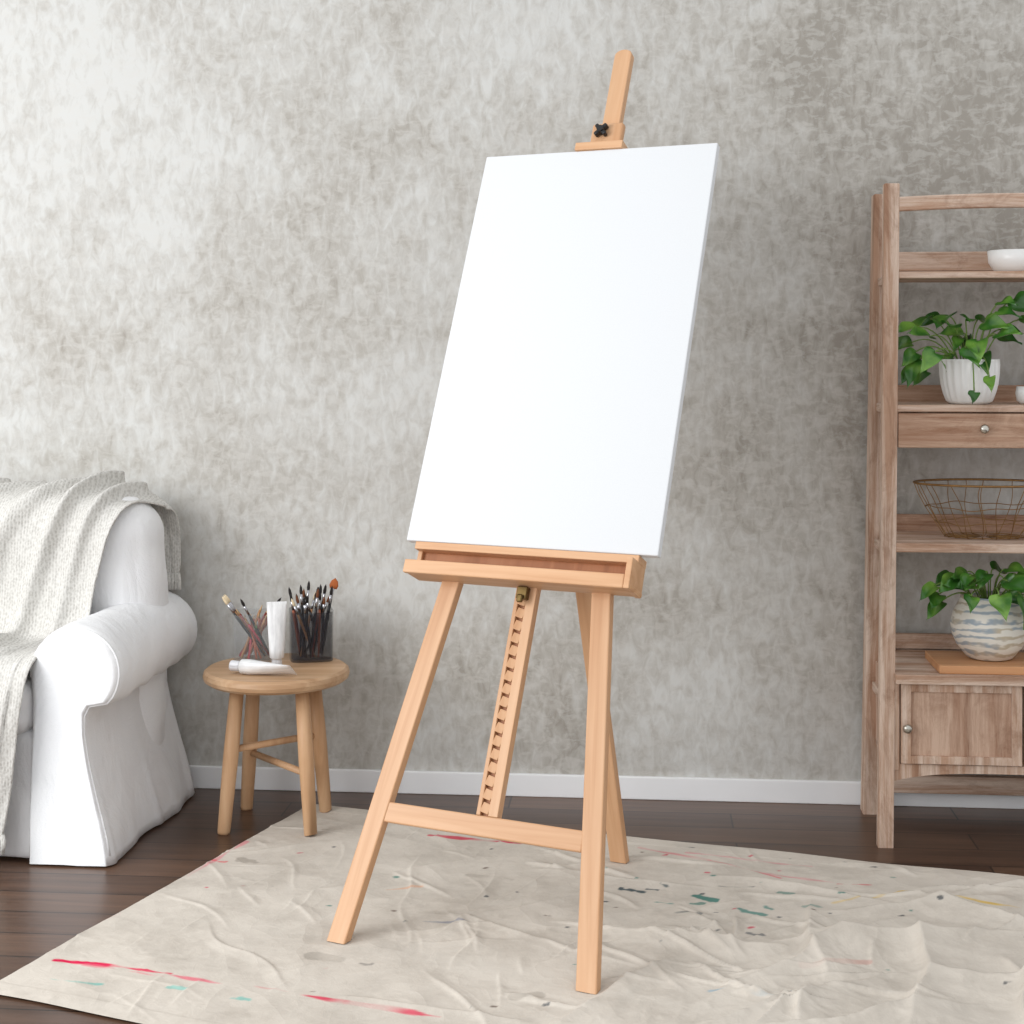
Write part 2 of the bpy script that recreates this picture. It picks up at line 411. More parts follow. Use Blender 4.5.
addbox(bm, .0, .014, -.038, -.028, .780, .798, bev=.003)
finish('latch', bm, brass, easel, LM, label='small dark brass height latch')
bm = bmesh.new()
addbox(bm, -.052, .078, -.058, -.012, 1.960, 1.982, bev=.002)
clampL = finish('canvas_clamp', bm, beechX, easel, LM, label='sliding upper canvas holder')
bm = bmesh.new(); addbox(bm, -.024, .062, -.036, -.013, 1.980, 2.050, bev=.007, seg=3)
finish('clamp_block', bm, beech, clampL, None)
bm = bmesh.new()
for a in range(4):
    Mx = Matrix.Translation((.008, -.046, 2.022)) @ Matrix.Rotation(math.radians(45+90*a), 4, 'Y')
    addbox(bm, -.0055, .0055, -.009, .009, 0, .021, M=Mx, bev=.004, seg=3)
tube(bm, [(.008, -.036, 2.022), (.008, -.058, 2.022)], .009, 14)
finish('knob', bm, black, clampL, None, label='black star shaped knob')

# stretched canvas
mcan = new_mat('primed_canvas', (238,239,241), .8, .1)
cv = noise_n(mcan, mapping(mcan), 350, 2, .5)
Lk(mcan, ramp(mcan, cv, [(0, (217,219,221)), (1, (224,226,228))]).outputs[0], bsdf(mcan).inputs['Base Color'])
bump(mcan, cv, .08, .0006)
bm = bmesh.new(); addbox(bm, -.318, .318, -.011, .011, 0, 1.056, bev=.0025)
finish('canvas', bm, mcan, M=EM @ LM @ Matrix.Translation((.012, -.0415, .9030)), label='large blank white stretched canvas standing on the easel', category='canvas')

# ------------------------------------------------------------------ stool
oak = wood('oak_stool_wood', (200,159,121), (212,176,139), (178,135,96), .5)
oakX = wood('oak_stool_top_wood', (198,161,125), (212,179,145), (176,137,101), .45, axis='X')
SM = Matrix.Translation((-.647, 4.125, 0))
stool = empty('stool', SM, 'round wooden stool with four splayed legs beside the armchair', 'stool')
bm = bmesh.new()
lathe(bm, [(0, .390), (.170, .390), (.186, .393), (.197, .401), (.200, .411), (.197, .422), (.189, .428), (0, .428)], 64)
finish('seat', bm, oakX, stool, smooth=False)
fl = [Vector((-.128, -.093, 0)), Vector((.11, -.121, 0)), Vector((.123, .095, 0)), Vector((-.105, .125, 0))]
for p in fl:
    top = Vector((p.x*.74, p.y*.74, .40))
    b0 = Vector((p.x, p.y, .0))
    bm = bmesh.new()
    g = .0055 if (p+Vector((-.647, 4.125, 0))).x > -.62 else 0.0
    pts = [b0.lerp(top, t) for t in (0, .02, .5, .98)]; pts[0].z = g
    tube(bm, pts, [.0165, .0175, .021, .019], 20)
    finish('leg', bm, oak, stool, smooth=True)
def legat(p, z): return p.lerp(Vector((p.x*.74, p.y*.74, .40)), z/.4)
for (i, j, z0) in ((0, 2, .222), (3, 1, .165)):
    bm = bmesh.new(); tube(bm, [legat(fl[i], z0), legat(fl[j], z0)], .0095, 14)
    finish('stretcher', bm, oak, stool, smooth=True)

# holders
ZT = .4285
glass = new_mat('clear_acrylic', (190,194,196), .08, .5)
bsdf(glass).inputs['Alpha'].default_value = .15
smoke = new_mat('smoky_acrylic', (52,52,58), .12, .5)
bsdf(smoke).inputs['Alpha'].default_value = .34
for g_, ca_, cb_ in ((glass, (150,154,156), (168,171,173)), (smoke, (46,46,52), (62,62,68))):
    Lk(g_, ramp(g_, noise_n(g_, mapping(g_), 40), [(0, ca_), (1, cb_)]).outputs[0], bsdf(g_).inputs['Base Color'])
H1 = Vector((-.726, 4.235, ZT)); H2 = Vector((-.568, 4.240, ZT))
def sq(a, r):
    c, s = math.cos(a), math.sin(a); q = (abs(c)**5+abs(s)**5)**(-1/5); return Vector((r*q*c, r*q*s, 0))
def holder(bm, R, HH):
    rings = []
    for (r, z) in ((0, 0), (R*.97, 0), (R, HH), (R*.95, HH), (R*.92, .006), (0, .006)):
        rings.append([bm.verts.new((0, 0, z))] if r == 0 else [bm.verts.new(sq(2*math.pi*k/64, r)+Vector((0, 0, z))) for k in range(64)])
    for A, B in zip(rings[:-1], rings[1:]):
        for k in range(64):
            k2 = (k+1) % 64
            if len(A) == 1: bm.faces.new((A[0], B[k], B[k2]))
            elif len(B) == 1: bm.faces.new((A[k], A[k2], B[0]))
            else: bm.faces.new((A[k], A[k2], B[k2], B[k]))
bm = bmesh.new(); holder(bm, .060, .132)
finish('brush_holder', bm, glass, M=Matrix.Translation(H1) @ Matrix.Rotation(math.radians(5), 4, 'Z'), label='clear square acrylic cup full of reddish pencils on the stool', category='brush holder')
bm = bmesh.new(); holder(bm, .061, .138)
finish('brush_holder', bm, smoke, M=Matrix.Translation(H2) @ Matrix.Rotation(math.radians(12), 4, 'Z'), label='smoky dark square cup full of paintbrushes on the stool', category='brush holder')

# brushes
def pmat(n, c, r=.35, me=0.0):
    m = new_mat(n, c, r, .5, me)
    d = tuple(max(0, int(x*.85)) for x in c)
    Lk(m, ramp(m, noise_n(m, mapping(m, (90, 90, 12)), 1.0, 3), [(.3, d), (.7, c)]).outputs[0], bsdf(m).inputs['Base Color']); return m
silver = pmat('steel_ferrule', (200,200,205), .25, 1.0)
hmats = [pmat('handle_black', (25,24,26)), pmat('handle_maroon', (140,56,42)), pmat('handle_orange_wood', (184,98,62)), pmat('handle_natural_wood', (204,150,104)), pmat('handle_red', (205,50,75)), pmat('handle_green', (90,140,80))]
bmats = [pmat('bristle_brown', (110,62,32), .8), pmat('bristle_black', (30,24,22), .8), pmat('bristle_cream', (225,205,170), .8), pmat('bristle_rust', (178,96,46), .8)]
def mk_mesh(name, f, mats):
    bm = bmesh.new(); f(bm); me = bpy.data.meshes.new(name); bmesh.ops.recalc_face_normals(bm, faces=bm.faces[:]); bm.to_mesh(me); bm.free()
    me.polygons.foreach_set('use_smooth', [True]*len(me.polygons)); return me
hm = {}
for i, m in enumerate(hmats):
    me = mk_mesh('brush_handle', lambda b: lathe(b, [(0, 0), (.0026, .001), (.0036, .05), (.0046, .13), (.0034, .155), (0, .155)], 12), None)
    me.materials.append(m); hm[i] = me
fm = mk_mesh('brush_ferrule', lambda b: lathe(b, [(0, .153), (.0034, .153), (.0036, .17), (.0040, .185), (0, .185)], 12), None); fm.materials.append(silver)
bmsh = {}
for i, m in enumerate(bmats):
    def f(b, i=i):
        lathe(b, [(0, .184), (.0038, .184), (.0048, .193), (.0036, .205), (0, .214)], 12)
        for v in b.verts: v.co.y *= .6; v.co.x *= (2.6 if i == 3 else 1.0)
    me = mk_mesh('brush_bristles', f, None); me.materials.append(m); bmsh[i] = me
pc = mk_mesh('pencil_tip', lambda b: lathe(b, [(0, .148), (.0038, .148), (.0008, .166), (0, .167)], 10), None)
pc.materials.append(pmat('pencil_tip_wood', (214,176,130), .6))
pb = {}
for i in (1, 2, 3, 4, 5):
    me = mk_mesh('pencil_barrel', lambda b: lathe(b, [(0, 0), (.0040, .0), (.0040, .149), (0, .149)], 6), None); me.materials.append(hmats[i]); pb[i] = me
def basis(bot, topv, sc):
    z = (topv-bot).normalized(); x = Vector((1, 0, 0)); x = (x-z*x.dot(z)).normalized(); y = z.cross(x)
    return Matrix(((x.x*sc, y.x*sc, z.x*sc, bot.x), (x.y*sc, y.y*sc, z.y*sc, bot.y), (x.z*sc, y.z*sc, z.z*sc, bot.z), (0, 0, 0, 1)))
def brush(bot, topv, hi, bi, sc, group, lab='slim artist paintbrush standing bristles up in a cup'):
    e = empty('paintbrush', basis(bot, topv, sc), lab, 'paintbrush', group)
    for nm, me in (('handle', hm[hi]), ('ferrule', fm), ('bristles', bmsh[bi])):
        o = bpy.data.objects.new(nm, me); scene.collection.objects.link(o); o.parent = e
def pencil(bot, topv, hi, sc, group):
    e = empty('pencil', basis(bot, topv, sc), 'reddish-brown pencil leaning in the clear cup', 'pencil', group)
    for nm, me in (('barrel', pb[hi]), ('tip', pc)):
        o = bpy.data.objects.new(nm, me); scene.collection.objects.link(o); o.parent = e
random.seed(11)
for k in range(20):
    a = 2*math.pi*k/20+.2; b = a+math.pi*(.75 if k % 3 else 1)+random.uniform(-.6, .6)
    rr = .047 if k % 2 else .036
    bot = H1+Vector((.043*math.cos(b), .043*math.sin(b), .008)); top = H1+Vector((rr*math.cos(a), rr*math.sin(a), .118))
    if k in (7, 9, 11):
        bot = H1+Vector((.03, .003*(k-9), .008)); top = H1+Vector((-.047, .007*(k-9), .118)); brush(bot, top, 0 if k != 9 else 3, 2, .98, 'paintbrushes in the clear cup')
    elif k in (0, 14): brush(bot, top, 4 if k == 0 else 0, 1, .94, 'paintbrushes in the clear cup')
    else: pencil(bot, top, [2, 3, 1, 2, 3, 4, 2, 5][k % 8], random.uniform(.80, 1.08), 'pencils in the clear cup')
for k in range(24):
    a = 2*math.pi*k/24+.1; rr = .050 if k % 2 else .028
    b = a+math.pi*.5*(k % 3 == 0)+random.uniform(-.5, .5)
    bot = H2+Vector((.031*math.cos(b), .031*math.sin(b), .008)); top = H2+Vector((rr*math.cos(a), rr*math.sin(a), .13))
    brush(bot, top, [0, 0, 1, 0, 2, 0, 3, 0, 0][k % 9], 3 if k == 1 else [1, 0, 1, 0, 1, 1, 2, 1, 1][k % 9], 1.04 if k == 1 else random.uniform(.80, 1.0), 'paintbrushes in the smoky cup')

# paint tubes
tw = pmat('white_tube_plastic', (240,240,240), .35)
capm = pmat('white_cap_plastic', (226,227,230), .3)
def tube_mesh(bm, L=.160, w=.0275):
    rows = []
    n = 28
    secs = [(0, 1.0, .035), (.045, 1.0, .04), (.06, .99, .09), (.35, .92, .40), (.8, .76, .74), (.95, .70, .70), (.975, .50, .50), (1.0, .38, .38)]
    for (t, a, b) in secs:
        rows.append([bm.verts.new((w*a*math.cos(2*math.pi*k/n), w*b*math.sin(2*math.pi*k/n), L*(1-t))) for k in range(n)])
    for ri, (A, B) in enumerate(zip(rows[:-1], rows[1:])):
        for k in range(n): bm.faces.new((A[k], A[(k+1) % n], B[(k+1) % n], B[k]))
    bm.faces.new(rows[0]); bm.faces.new(rows[-1][::-1])
def paint_tube(M, label):
    e = empty('paint_tube', M, label, 'paint tube')
    bm = bmesh.new(); tube_mesh(bm)
    bmesh.ops.translate(bm, verts=bm.verts[:], vec=(0, 0, .024))
    finish('tube_body', bm, tw, e, smooth=True)
    bm = bmesh.new(); lathe(bm, [(0, 0), (.0135, 0), (.0145, .002), (.0135, .026), (0, .026)], 28, fn=lambda a, z: 1+.02*math.cos(a*14))
    finish('cap', bm, capm, e)
paint_tube(Matrix.Translation((-.642, 4.095, ZT+.0005)) @ Matrix.Rotation(math.radians(12), 4, 'Z'), 'white paint tube standing upright on its cap on the stool')
d = Vector((.93, -.30, 0)).normalized()
x = Vector((0, 0, 1)).cross(d)
M = Matrix(((-x.x, 0, d.x, -.757), (-x.y, 0, d.y, 4.045), (0, 1, 0, ZT+.0205), (0, 0, 0, 1)))
if M.to_3x3().determinant() < 0:
    M = Matrix(((x.x, 0, d.x, -.757), (x.y, 0, d.y, 4.045), (0, 1, 0, ZT+.0205), (0, 0, 0, 1)))
paint_tube(M @ Matrix.Rotation(math.radians(-38), 4, 'Z'), 'white paint tube lying flat on the stool')

# ------------------------------------------------------------------ armchair
slip = new_mat('white_slipcover', (242,242,243), 1.0, .0)
sn = noise_n(slip, mapping(slip), 5, 6, .6, .8)
Lk(slip, ramp(slip, sn, [(.2, (228,228,230)), (.8, (237,237,237))]).outputs[0], bsdf(slip).inputs['Base Color'])
crs = noise_n(slip, mapping(slip, (1.2, 1, .8)), 4.5, 7, .58, 1.6)
crs2 = N(slip, 'ShaderNodeMath', operation='ABSOLUTE'); Lk(slip, math_n(slip, 'SUBTRACT', noise_n(slip, mapping(slip, (1, 1, .7), loc=(3, 3, 3)), 3.2, 4, .5, .8), .5), crs2.inputs[0])
hslip = math_n(slip, 'ADD', crs, math_n(slip, 'MULTIPLY', crs2.outputs[0], -1.4))
hslip = math_n(slip, 'ADD', hslip, math_n(slip, 'MULTIPLY', noise_n(slip, mapping(slip), 240, 2, .5), .06))
bump(slip, hslip, .42, .022)
CM = Matrix.Translation((-1.527, 3.811, 0)) @ Matrix.Rotation(math.radians(-5.7), 4, 'Z')
chair = empty('armchair', CM, 'white slipcovered armchair with rolled arms against the wall', 'armchair')
for sg in (1, -1):
    bm = bmesh.new()
    prof = [(.305, .0), (.35, .0), (.40, .0), (.44, .0), (.475, .0), (.514, .0), (.511, .03), (.505, .07), (.494, .12), (.484, .16), (.475, .20), (.466, .24), (.459, .28), (.452, .33), (.455, .37), (.470, .395)]
    for k in range(0, 23):
        a = math.radians(-40+k*(224/22)); prof.append((.428+.120*math.cos(a), .482+.118*math.sin(a)))
    prof += [(.314, .40), (.310, .25), (.305, .12)]
    cx, cz = .42, .46
    rows = []; ny = 110
    for j in range(ny+1):
        t = (j/ny)**1.3; y = .63*t; ring = []
        for (px, pz) in prof:
            rr_ = .034
            sc = 1.0
            if y < rr_: sc = 1-(.17 if pz > .34 else .09)*(1-math.sqrt(max(0, 1-((rr_-y)/rr_)**2)))
            X = cx+(px-cx)*sc; Z = cz+(pz-cz)*(sc if pz > .34 else 1)
            if px > .44 and pz < .4:
                kf = (1-pz/.4)
                ph = y*44+2.5*noise.noise(Vector((y*5, pz*1.5, 0)))
                X += .034*kf*t + kf**1.5*(.008*math.sin(y*17+.6) + .0075*max(0, math.sin(ph))**1.5*(.6+noise.noise(Vector((y*6, 2, 2)))))
            P = Vector((X, y, Z)); nn = noise.noise(P*4.5)*.007+noise.noise(Vector((P.x*5, P.y*8, P.z*5)))*.004
            if pz < .42 and px > .44: nn += .0035*math.sin((y*1.0-P.z*1.3)*40+3*noise.noise(P*3))*max(0, (pz-.05)/.37)
            dv = Vector((X-cx, 0, Z-cz)); dv = dv.normalized() if dv.length > 0 else dv
            if pz > .01: P += dv*nn
            else: P.z = .004+.004*abs(noise.noise(P*9))
            ring.append(bm.verts.new((sg*P.x, P.y, max(.002, P.z))))
        rows.append(ring)
    n = len(prof)
    for A, B in zip(rows[:-1], rows[1:]):
        for k in range(n): bm.faces.new((A[k], A[(k+1) % n], B[(k+1) % n], B[k]))
    seam = [v.co+Vector((0, -.0005, 0)) for v in rows[5][6:39]]
    bm.faces.new(rows[-1][::-1])
    cap = bm.faces.new(rows[0])
    bmesh.ops.inset_region(bm, faces=[cap], thickness=.008, depth=0)
    bmesh.ops.triangulate(bm, faces=[f for f in bm.faces if len(f.verts) > 4], ngon_method='BEAUTY')
    tube(bm, seam, .0028, 6)
    finish('armrest', bm, slip, chair, smooth=True)
bm = bmesh.new(); rbox(bm, .335, .30, .165, .03, 20, (0, .312, .168), 0, .006, 6)
finish('base', bm, slip, chair, smooth=True)
bm = bmesh.new(); rbox(bm, .305, .235, .075, .05, 20, (0, .215, .395), .02, .008, 6)
finish('seat_cushion', bm, slip, chair, smooth=True)
bm = bmesh.new(); rbox(bm, .482, .128, .425, .110, 46, (0, .484, .460), .022, .012, 4)
finish('backrest', bm, slip, chair, smooth=True)

# knitted throw
knit = new_mat('knitted_wool', (206,203,196), 1.0, .0)
vo = N(knit, 'ShaderNodeTexVoronoi'); vo.inputs['Scale'].default_value = 170; Lk(knit, mapping(knit, (1, .7, .7)), vo.inputs['Vector'])
wv = N(knit, 'ShaderNodeTexWave'); wv.inputs['Scale'].default_value = 40; wv.inputs['Distortion'].default_value = 2.0; wv.inputs['Detail'].default_value = 2
wv.bands_direction = 'X'; Lk(knit, mapping(knit), wv.inputs['Vector'])
hh = math_n(knit, 'ADD', math_n(knit, 'MULTIPLY', wv.outputs['Fac'], .35), vo.outputs['Distance'])
Lk(knit, ramp(knit, hh, [(.12, (180,177,171)), (.9, (212,210,205))]).outputs[0], bsdf(knit).inputs['Base Color'])
bump(knit, hh, .4, .003)
path = [(.622,.645,1,0,.15,.492),(.622,.72,1,0,.10,.496),(.620,.80,1,.2,.0,.496),(.592,.872,.5,1,-.04,.488),(.53,.893,0,1,-.08,.470),(.45,.893,-.2,1,-.12,.445),
 (.372,.865,-.6,.7,-.16,.420),(.335,.79,-1,.2,-.2,.395),(.322,.68,-1,.05,-.22,.372),(.305,.57,-.95,.3,-.25,.358),(.262,.51,-.6,.8,-.27,.350),(.16,.508,0,1,-.28,.340),(.04,.512,0,1,-.3,.335),
 (-.020,.485,-.7,.7,-.3,.330),(-.048,.40,-1,.1,-.3,.318),(-.048,.29,-1,0,-.3,.300),(-.044,.19,-1,0,-.3,.278),(-.040,.09,-1,0,-.3,.262)]
def interp(t):
    f = t*(len(path)-1); i = min(int(f), len(path)-2); u = f-i
    P = [path[max(0, min(len(path)-1, i+o))] for o in (-1, 0, 1, 2)]
    return [0.5*((2*P[1][k])+(-P[0][k]+P[2][k])*u+(2*P[0][k]-5*P[1][k]+4*P[2][k]-P[3][k])*u*u+(-P[0][k]+3*P[1][k]-3*P[2][k]+P[3][k])*u**3) for k in range(6)]
bm = bmesh.new(); rows = []; nl, nc = 240, 200
for i in range(nl+1):
    t = i/nl; y, z, ny_, nz_, xl, xr = interp(t); nrm = Vector((0, ny_, nz_)).normalized(); ring = []
    xr += .014*noise.noise(Vector((t*7, 2, 2)))
    for j in range(nc+1):
        c = j/nc; x = xl+(xr-xl)*c
        ph = c*36+4.6*noise.noise(Vector((c*2.0, t*2.2, 0)))+t*7
        fa = .014+.050*max(0, .30+noise.noise(Vector((c*4, t*2.5, 5))))
        if t < .22: fa *= .18
        if c > .93: fa *= .5
        fo = (.5+.5*math.sin(ph))**1.6*fa+.006*noise.noise(Vector((c*7, t*10, 2)))+.003*noise.noise(Vector((c*22, t*24, 8)))
        P = Vector((x, y, z))+nrm*(fo+.006)
        P.x += .007*math.sin(ph+1.3)*(fa/.03)
        if t < .42:
            e = max(0, (c-.80)/.20)
            P.z -= .055*e*e*math.sin(min(1, t/.40)*math.pi)
            if t > .25: P.y += .02*e*e*math.sin((t-.25)/.17*math.pi)
        ring.append(bm.verts.new(P))
    rows.append(ring)
for A, B in zip(rows[:-1], rows[1:]):
    for k in range(nc): bm.faces.new((A[k], A[k+1], B[k+1], B[k]))
for k in range(0, nc+1, 2):
    p = rows[0][k].co; tube(bm, [p, p+Vector((random.uniform(-.004, .004), 0, -.02)), p+Vector((random.uniform(-.006, .006), .0, -.042))], .002, 5)
    p = rows[-1][k].co; tube(bm, [p, p+Vector((random.uniform(-.004, .004), 0, -.02)), p+Vector((random.uniform(-.006, .006), .0, -.042))], .002, 5)
th = finish('throw_blanket', bm, knit, M=CM, smooth=True, label='light grey knitted throw draped over the armchair back and seat', category='blanket')
sm = th.modifiers.new('solid', 'SOLIDIFY'); sm.thickness = .005; sm.offset = 1

# ------------------------------------------------------------------ shelving unit
wsh = wood('whitewashed_brown_wood', (184,148,124), (198,166,144), (154,118,95), .75, wash=(216,196,180), spec=.15)
wdk = wood('weathered_drawer_wood', (158,119,95), (178,141,118), (128,92,71), .7, wash=(194,164,142), spec=.15)
wpn = wood('weathered_door_panel_wood', (170,133,110), (188,153,131), (138,101, 79), .7, wash=(204,176,156), spec=.15, sc=.5)
SU = WM(1.365, 0)
unit = empty('shelving_unit', SU, 'weathered wood ladder shelf with drawer and cupboard against the wall', 'shelf')
def tf(z): return .366-.066*z/1.74
def hw(z): return .35-.027*z/1.74
X = Vector((1, 0, 0))
for sg in (-1, 1):
    beam('post', (sg*.353, -.366, 0), (sg*.326, -.300, 1.742), .040, .032, wsh, unit, ground=0, bev=.003)
    beam('post', (sg*.350, -.070, 0), (sg*.318, -.064, 1.737), .040, .056, wsh, unit, ground=0, bev=.003)
    for z in (1.49, 1.14, .76, .36):
        beam('side_rail', (sg*(hw(z)-.006), -.09, z), (sg*(hw(z)-.006), -tf(z)+.015, z), .014, .024, wsh, unit, side=X)
def hboard(name, z0, z1, y0, y1, inset=.016, mat=wsh, bow=0.0, par=unit, label=None):
    a = hw(z0)-inset
    x0 = -a; L = 2*a
    M = Matrix(((0, 0, 1, x0), (1, 0, 0, 0), (0, 1, 0, 0), (0, 0, 0, 1)))
    bm = bmesh.new(); addbox(bm, y0, y1, z0, z1, 0, L, bev=.003)
    if bow:
        bmesh.ops.subdivide_edges(bm, edges=[e for e in bm.edges if abs(e.verts[0].co.z-e.verts[1].co.z) > .3], cuts=16)
        for v in bm.verts:
            u = v.co.z/L*2-1; v.co.y += bow*(1-u*u)
    return finish(name, bm, mat, par, M, label=label)
hboard('top_rail', 1.668, 1.706, -.318, -.298, bow=.008)
hboard('back_rail', 1.522, 1.576, -.070, -.052)
hboard('shelf', 1.490, 1.508, -tf(1.5)-.012, -.060)
hboard('back_rail', 1.150, 1.2014, -.070, -.052, mat=wdk)
hboard('shelf', 1.137, 1.155, -tf(1.15)-.014, -.060)
hboard('back_rail', .785, .838, -.070, -.052, mat=wdk)
hboard('shelf', .768, .792, -tf(.78)-.014, -.060)
hboard('back_rail', .458, .50, -.060, -.040)
hboard('shelf', .430, .455, -.392, -.045, inset=.014)
hboard('stretcher', .055, .105, -.075, -.050)
dr = hboard('drawer', 1.042, 1.133, -tf(1.1)-.010, -tf(1.1)+.010, inset=.020, mat=wdk)
bm = bmesh.new(); addbox(bm, -.295, .295, -.31, -.07, 1.045, 1.136)
finish('drawer_box', bm, wdk, unit)
steel = pmat('brushed_metal_knob', (210,206,196), .3, 1.0)
def knob(par, p, rot=None):
    bm = bmesh.new(); lathe(bm, [(0, 0), (.006, 0), (.0055, .010), (.012, .014), (.0145, .020), (.010, .026), (0, .028)], 24)
    bmesh.ops.transform(bm, matrix=Matrix.Translation(p) @ Matrix.Rotation(math.pi/2, 4, 'X') @ Matrix.Scale(.85, 4), verts=bm.verts[:])
    k = finish('knob', bm, steel, unit, smooth=True, label='small metal knob')
    k.parent = par
    k.matrix_basis = par.matrix_basis.inverted()
for sx in (-.094, .094): knob(dr, (sx, -tf(1.1)-.009, 1.093))
bm = bmesh.new()
addbox(bm, -.335, .335, -.352, -.345, .20, .43); addbox(bm, -.335, -.318, -.355, -.05, .20, .43, bev=.002); addbox(bm, .318, .335, -.355, -.05, .20, .43, bev=.002)
addbox(bm, -.335, .335, -.355, -.05, .198, .214, bev=.002); addbox(bm, -.335, .335, -.058, -.05, .2, .43)
addbox(bm, -.335, .335, -.360, -.350, .198, .215, bev=.002)
addbox(bm, -.335, -.315, -.364, -.350, .198, .43, bev=.002); addbox(bm, .315, .335, -.364, -.350, .198, .43, bev=.002)
finish('cupboard_body', bm, wsh, unit)
for sg, x0, x1 in ((-1, -.312, -.003), (1, .003, .312)):
    bm = bmesh.new(); ww = (x1-x0); fw = .026
    addbox(bm, x0, x1, -.362, -.353, .218, .427, bev=.0015, mi=1)
    for (a, b, c, d2) in ((x0, x0+fw, .218, .427), (x1-fw, x1, .218, .427), (x0+fw, x1-fw, .218, .218+fw*.8), (x0+fw, x1-fw, .427-fw*.8, .427)):
        addbox(bm, a, b, -.371, -.356, c, d2, bev=.0015, mi=0)
    dd = finish('door', bm, [wsh, wpn], unit)
    knob(dd, (x0+.014 if sg < 0 else x1-.014, -.370, .313))
bm = bmesh.new(); n = 24; a = .333; F = []; B = []
for i in range(n+1):
    x = -a+2*a*i/n; u = abs(x)/a; zb = .168+.028*(1-u**4)*.9
    F.append((bm.verts.new((x, -.360, zb)), bm.verts.new((x, -.360, .199)))); B.append((bm.verts.new((x, -.342, zb)), bm.verts.new((x, -.342, .199))))
for i in range(n):
    bm.faces.new((F[i][0], F[i+1][0], F[i+1][1], F[i][1])); bm.faces.new((B[i][1], B[i+1][1], B[i+1][0], B[i][0]))
    bm.faces.new((F[i][0], B[i][0], B[i+1][0], F[i+1][0])); bm.faces.new((F[i][1], F[i+1][1], B[i+1][1], B[i][1]))
finish('apron', bm, wsh, unit)

# ------------------------------------------------------------------ things on the shelves
ceram = new_mat('white_ceramic', (238,238,236), .3, .5)
Lk(ceram, ramp(ceram, noise_n(ceram, mapping(ceram), 8), [(0, (230,230,228)), (1, (240,240,238))]).outputs[0], bsdf(ceram).inputs['Base Color'])
soilm = new_mat('potting_soil', (60,45,35), .95, .05)
Lk(soilm, ramp(soilm, noise_n(soilm, mapping(soilm), 90), [(.3, (40,30,22)), (.7, (90,70,52))]).outputs[0], bsdf(soilm).inputs['Base Color'])
leafm = new_mat('green_leaf', (70,120,50), .28, .5)
ln = noise_n(leafm, mapping(leafm), 11, 4, .5)
Lk(leafm, ramp(leafm, ln, [(.3, (22,60,18)), (.5, (52,104,34)), (.70, (126,168,70))]).outputs[0], bsdf(leafm).inputs['Base Color'])
stemm = pmat('green_stem', (120,150,70), .5)
bm = bmesh.new(); lathe(bm, [(0, 0), (.048, 0), (.060, .006), (.074, .028), (.077, .060), (.074, .061), (.071, .030), (.055, .012), (0, .008)], 56)
finish('bowl', bm, ceram, M=WM(1.390, .20, 1.5085), smooth=True, label='deep white ceramic bowl on the top shelf', category='bowl')
bm = bmesh.new(); lathe(bm, [(0, 0), (.022, 0), (.030, .008), (.034, .028), (.031, .046), (.028, .046), (.030, .028), (.02, .008), (0, .006)], 40)
finish('cup', bm, ceram, M=WM(1.413, .23, 1.1555), smooth=True, label='small white ceramic cup beside the potted plant', category='cup')

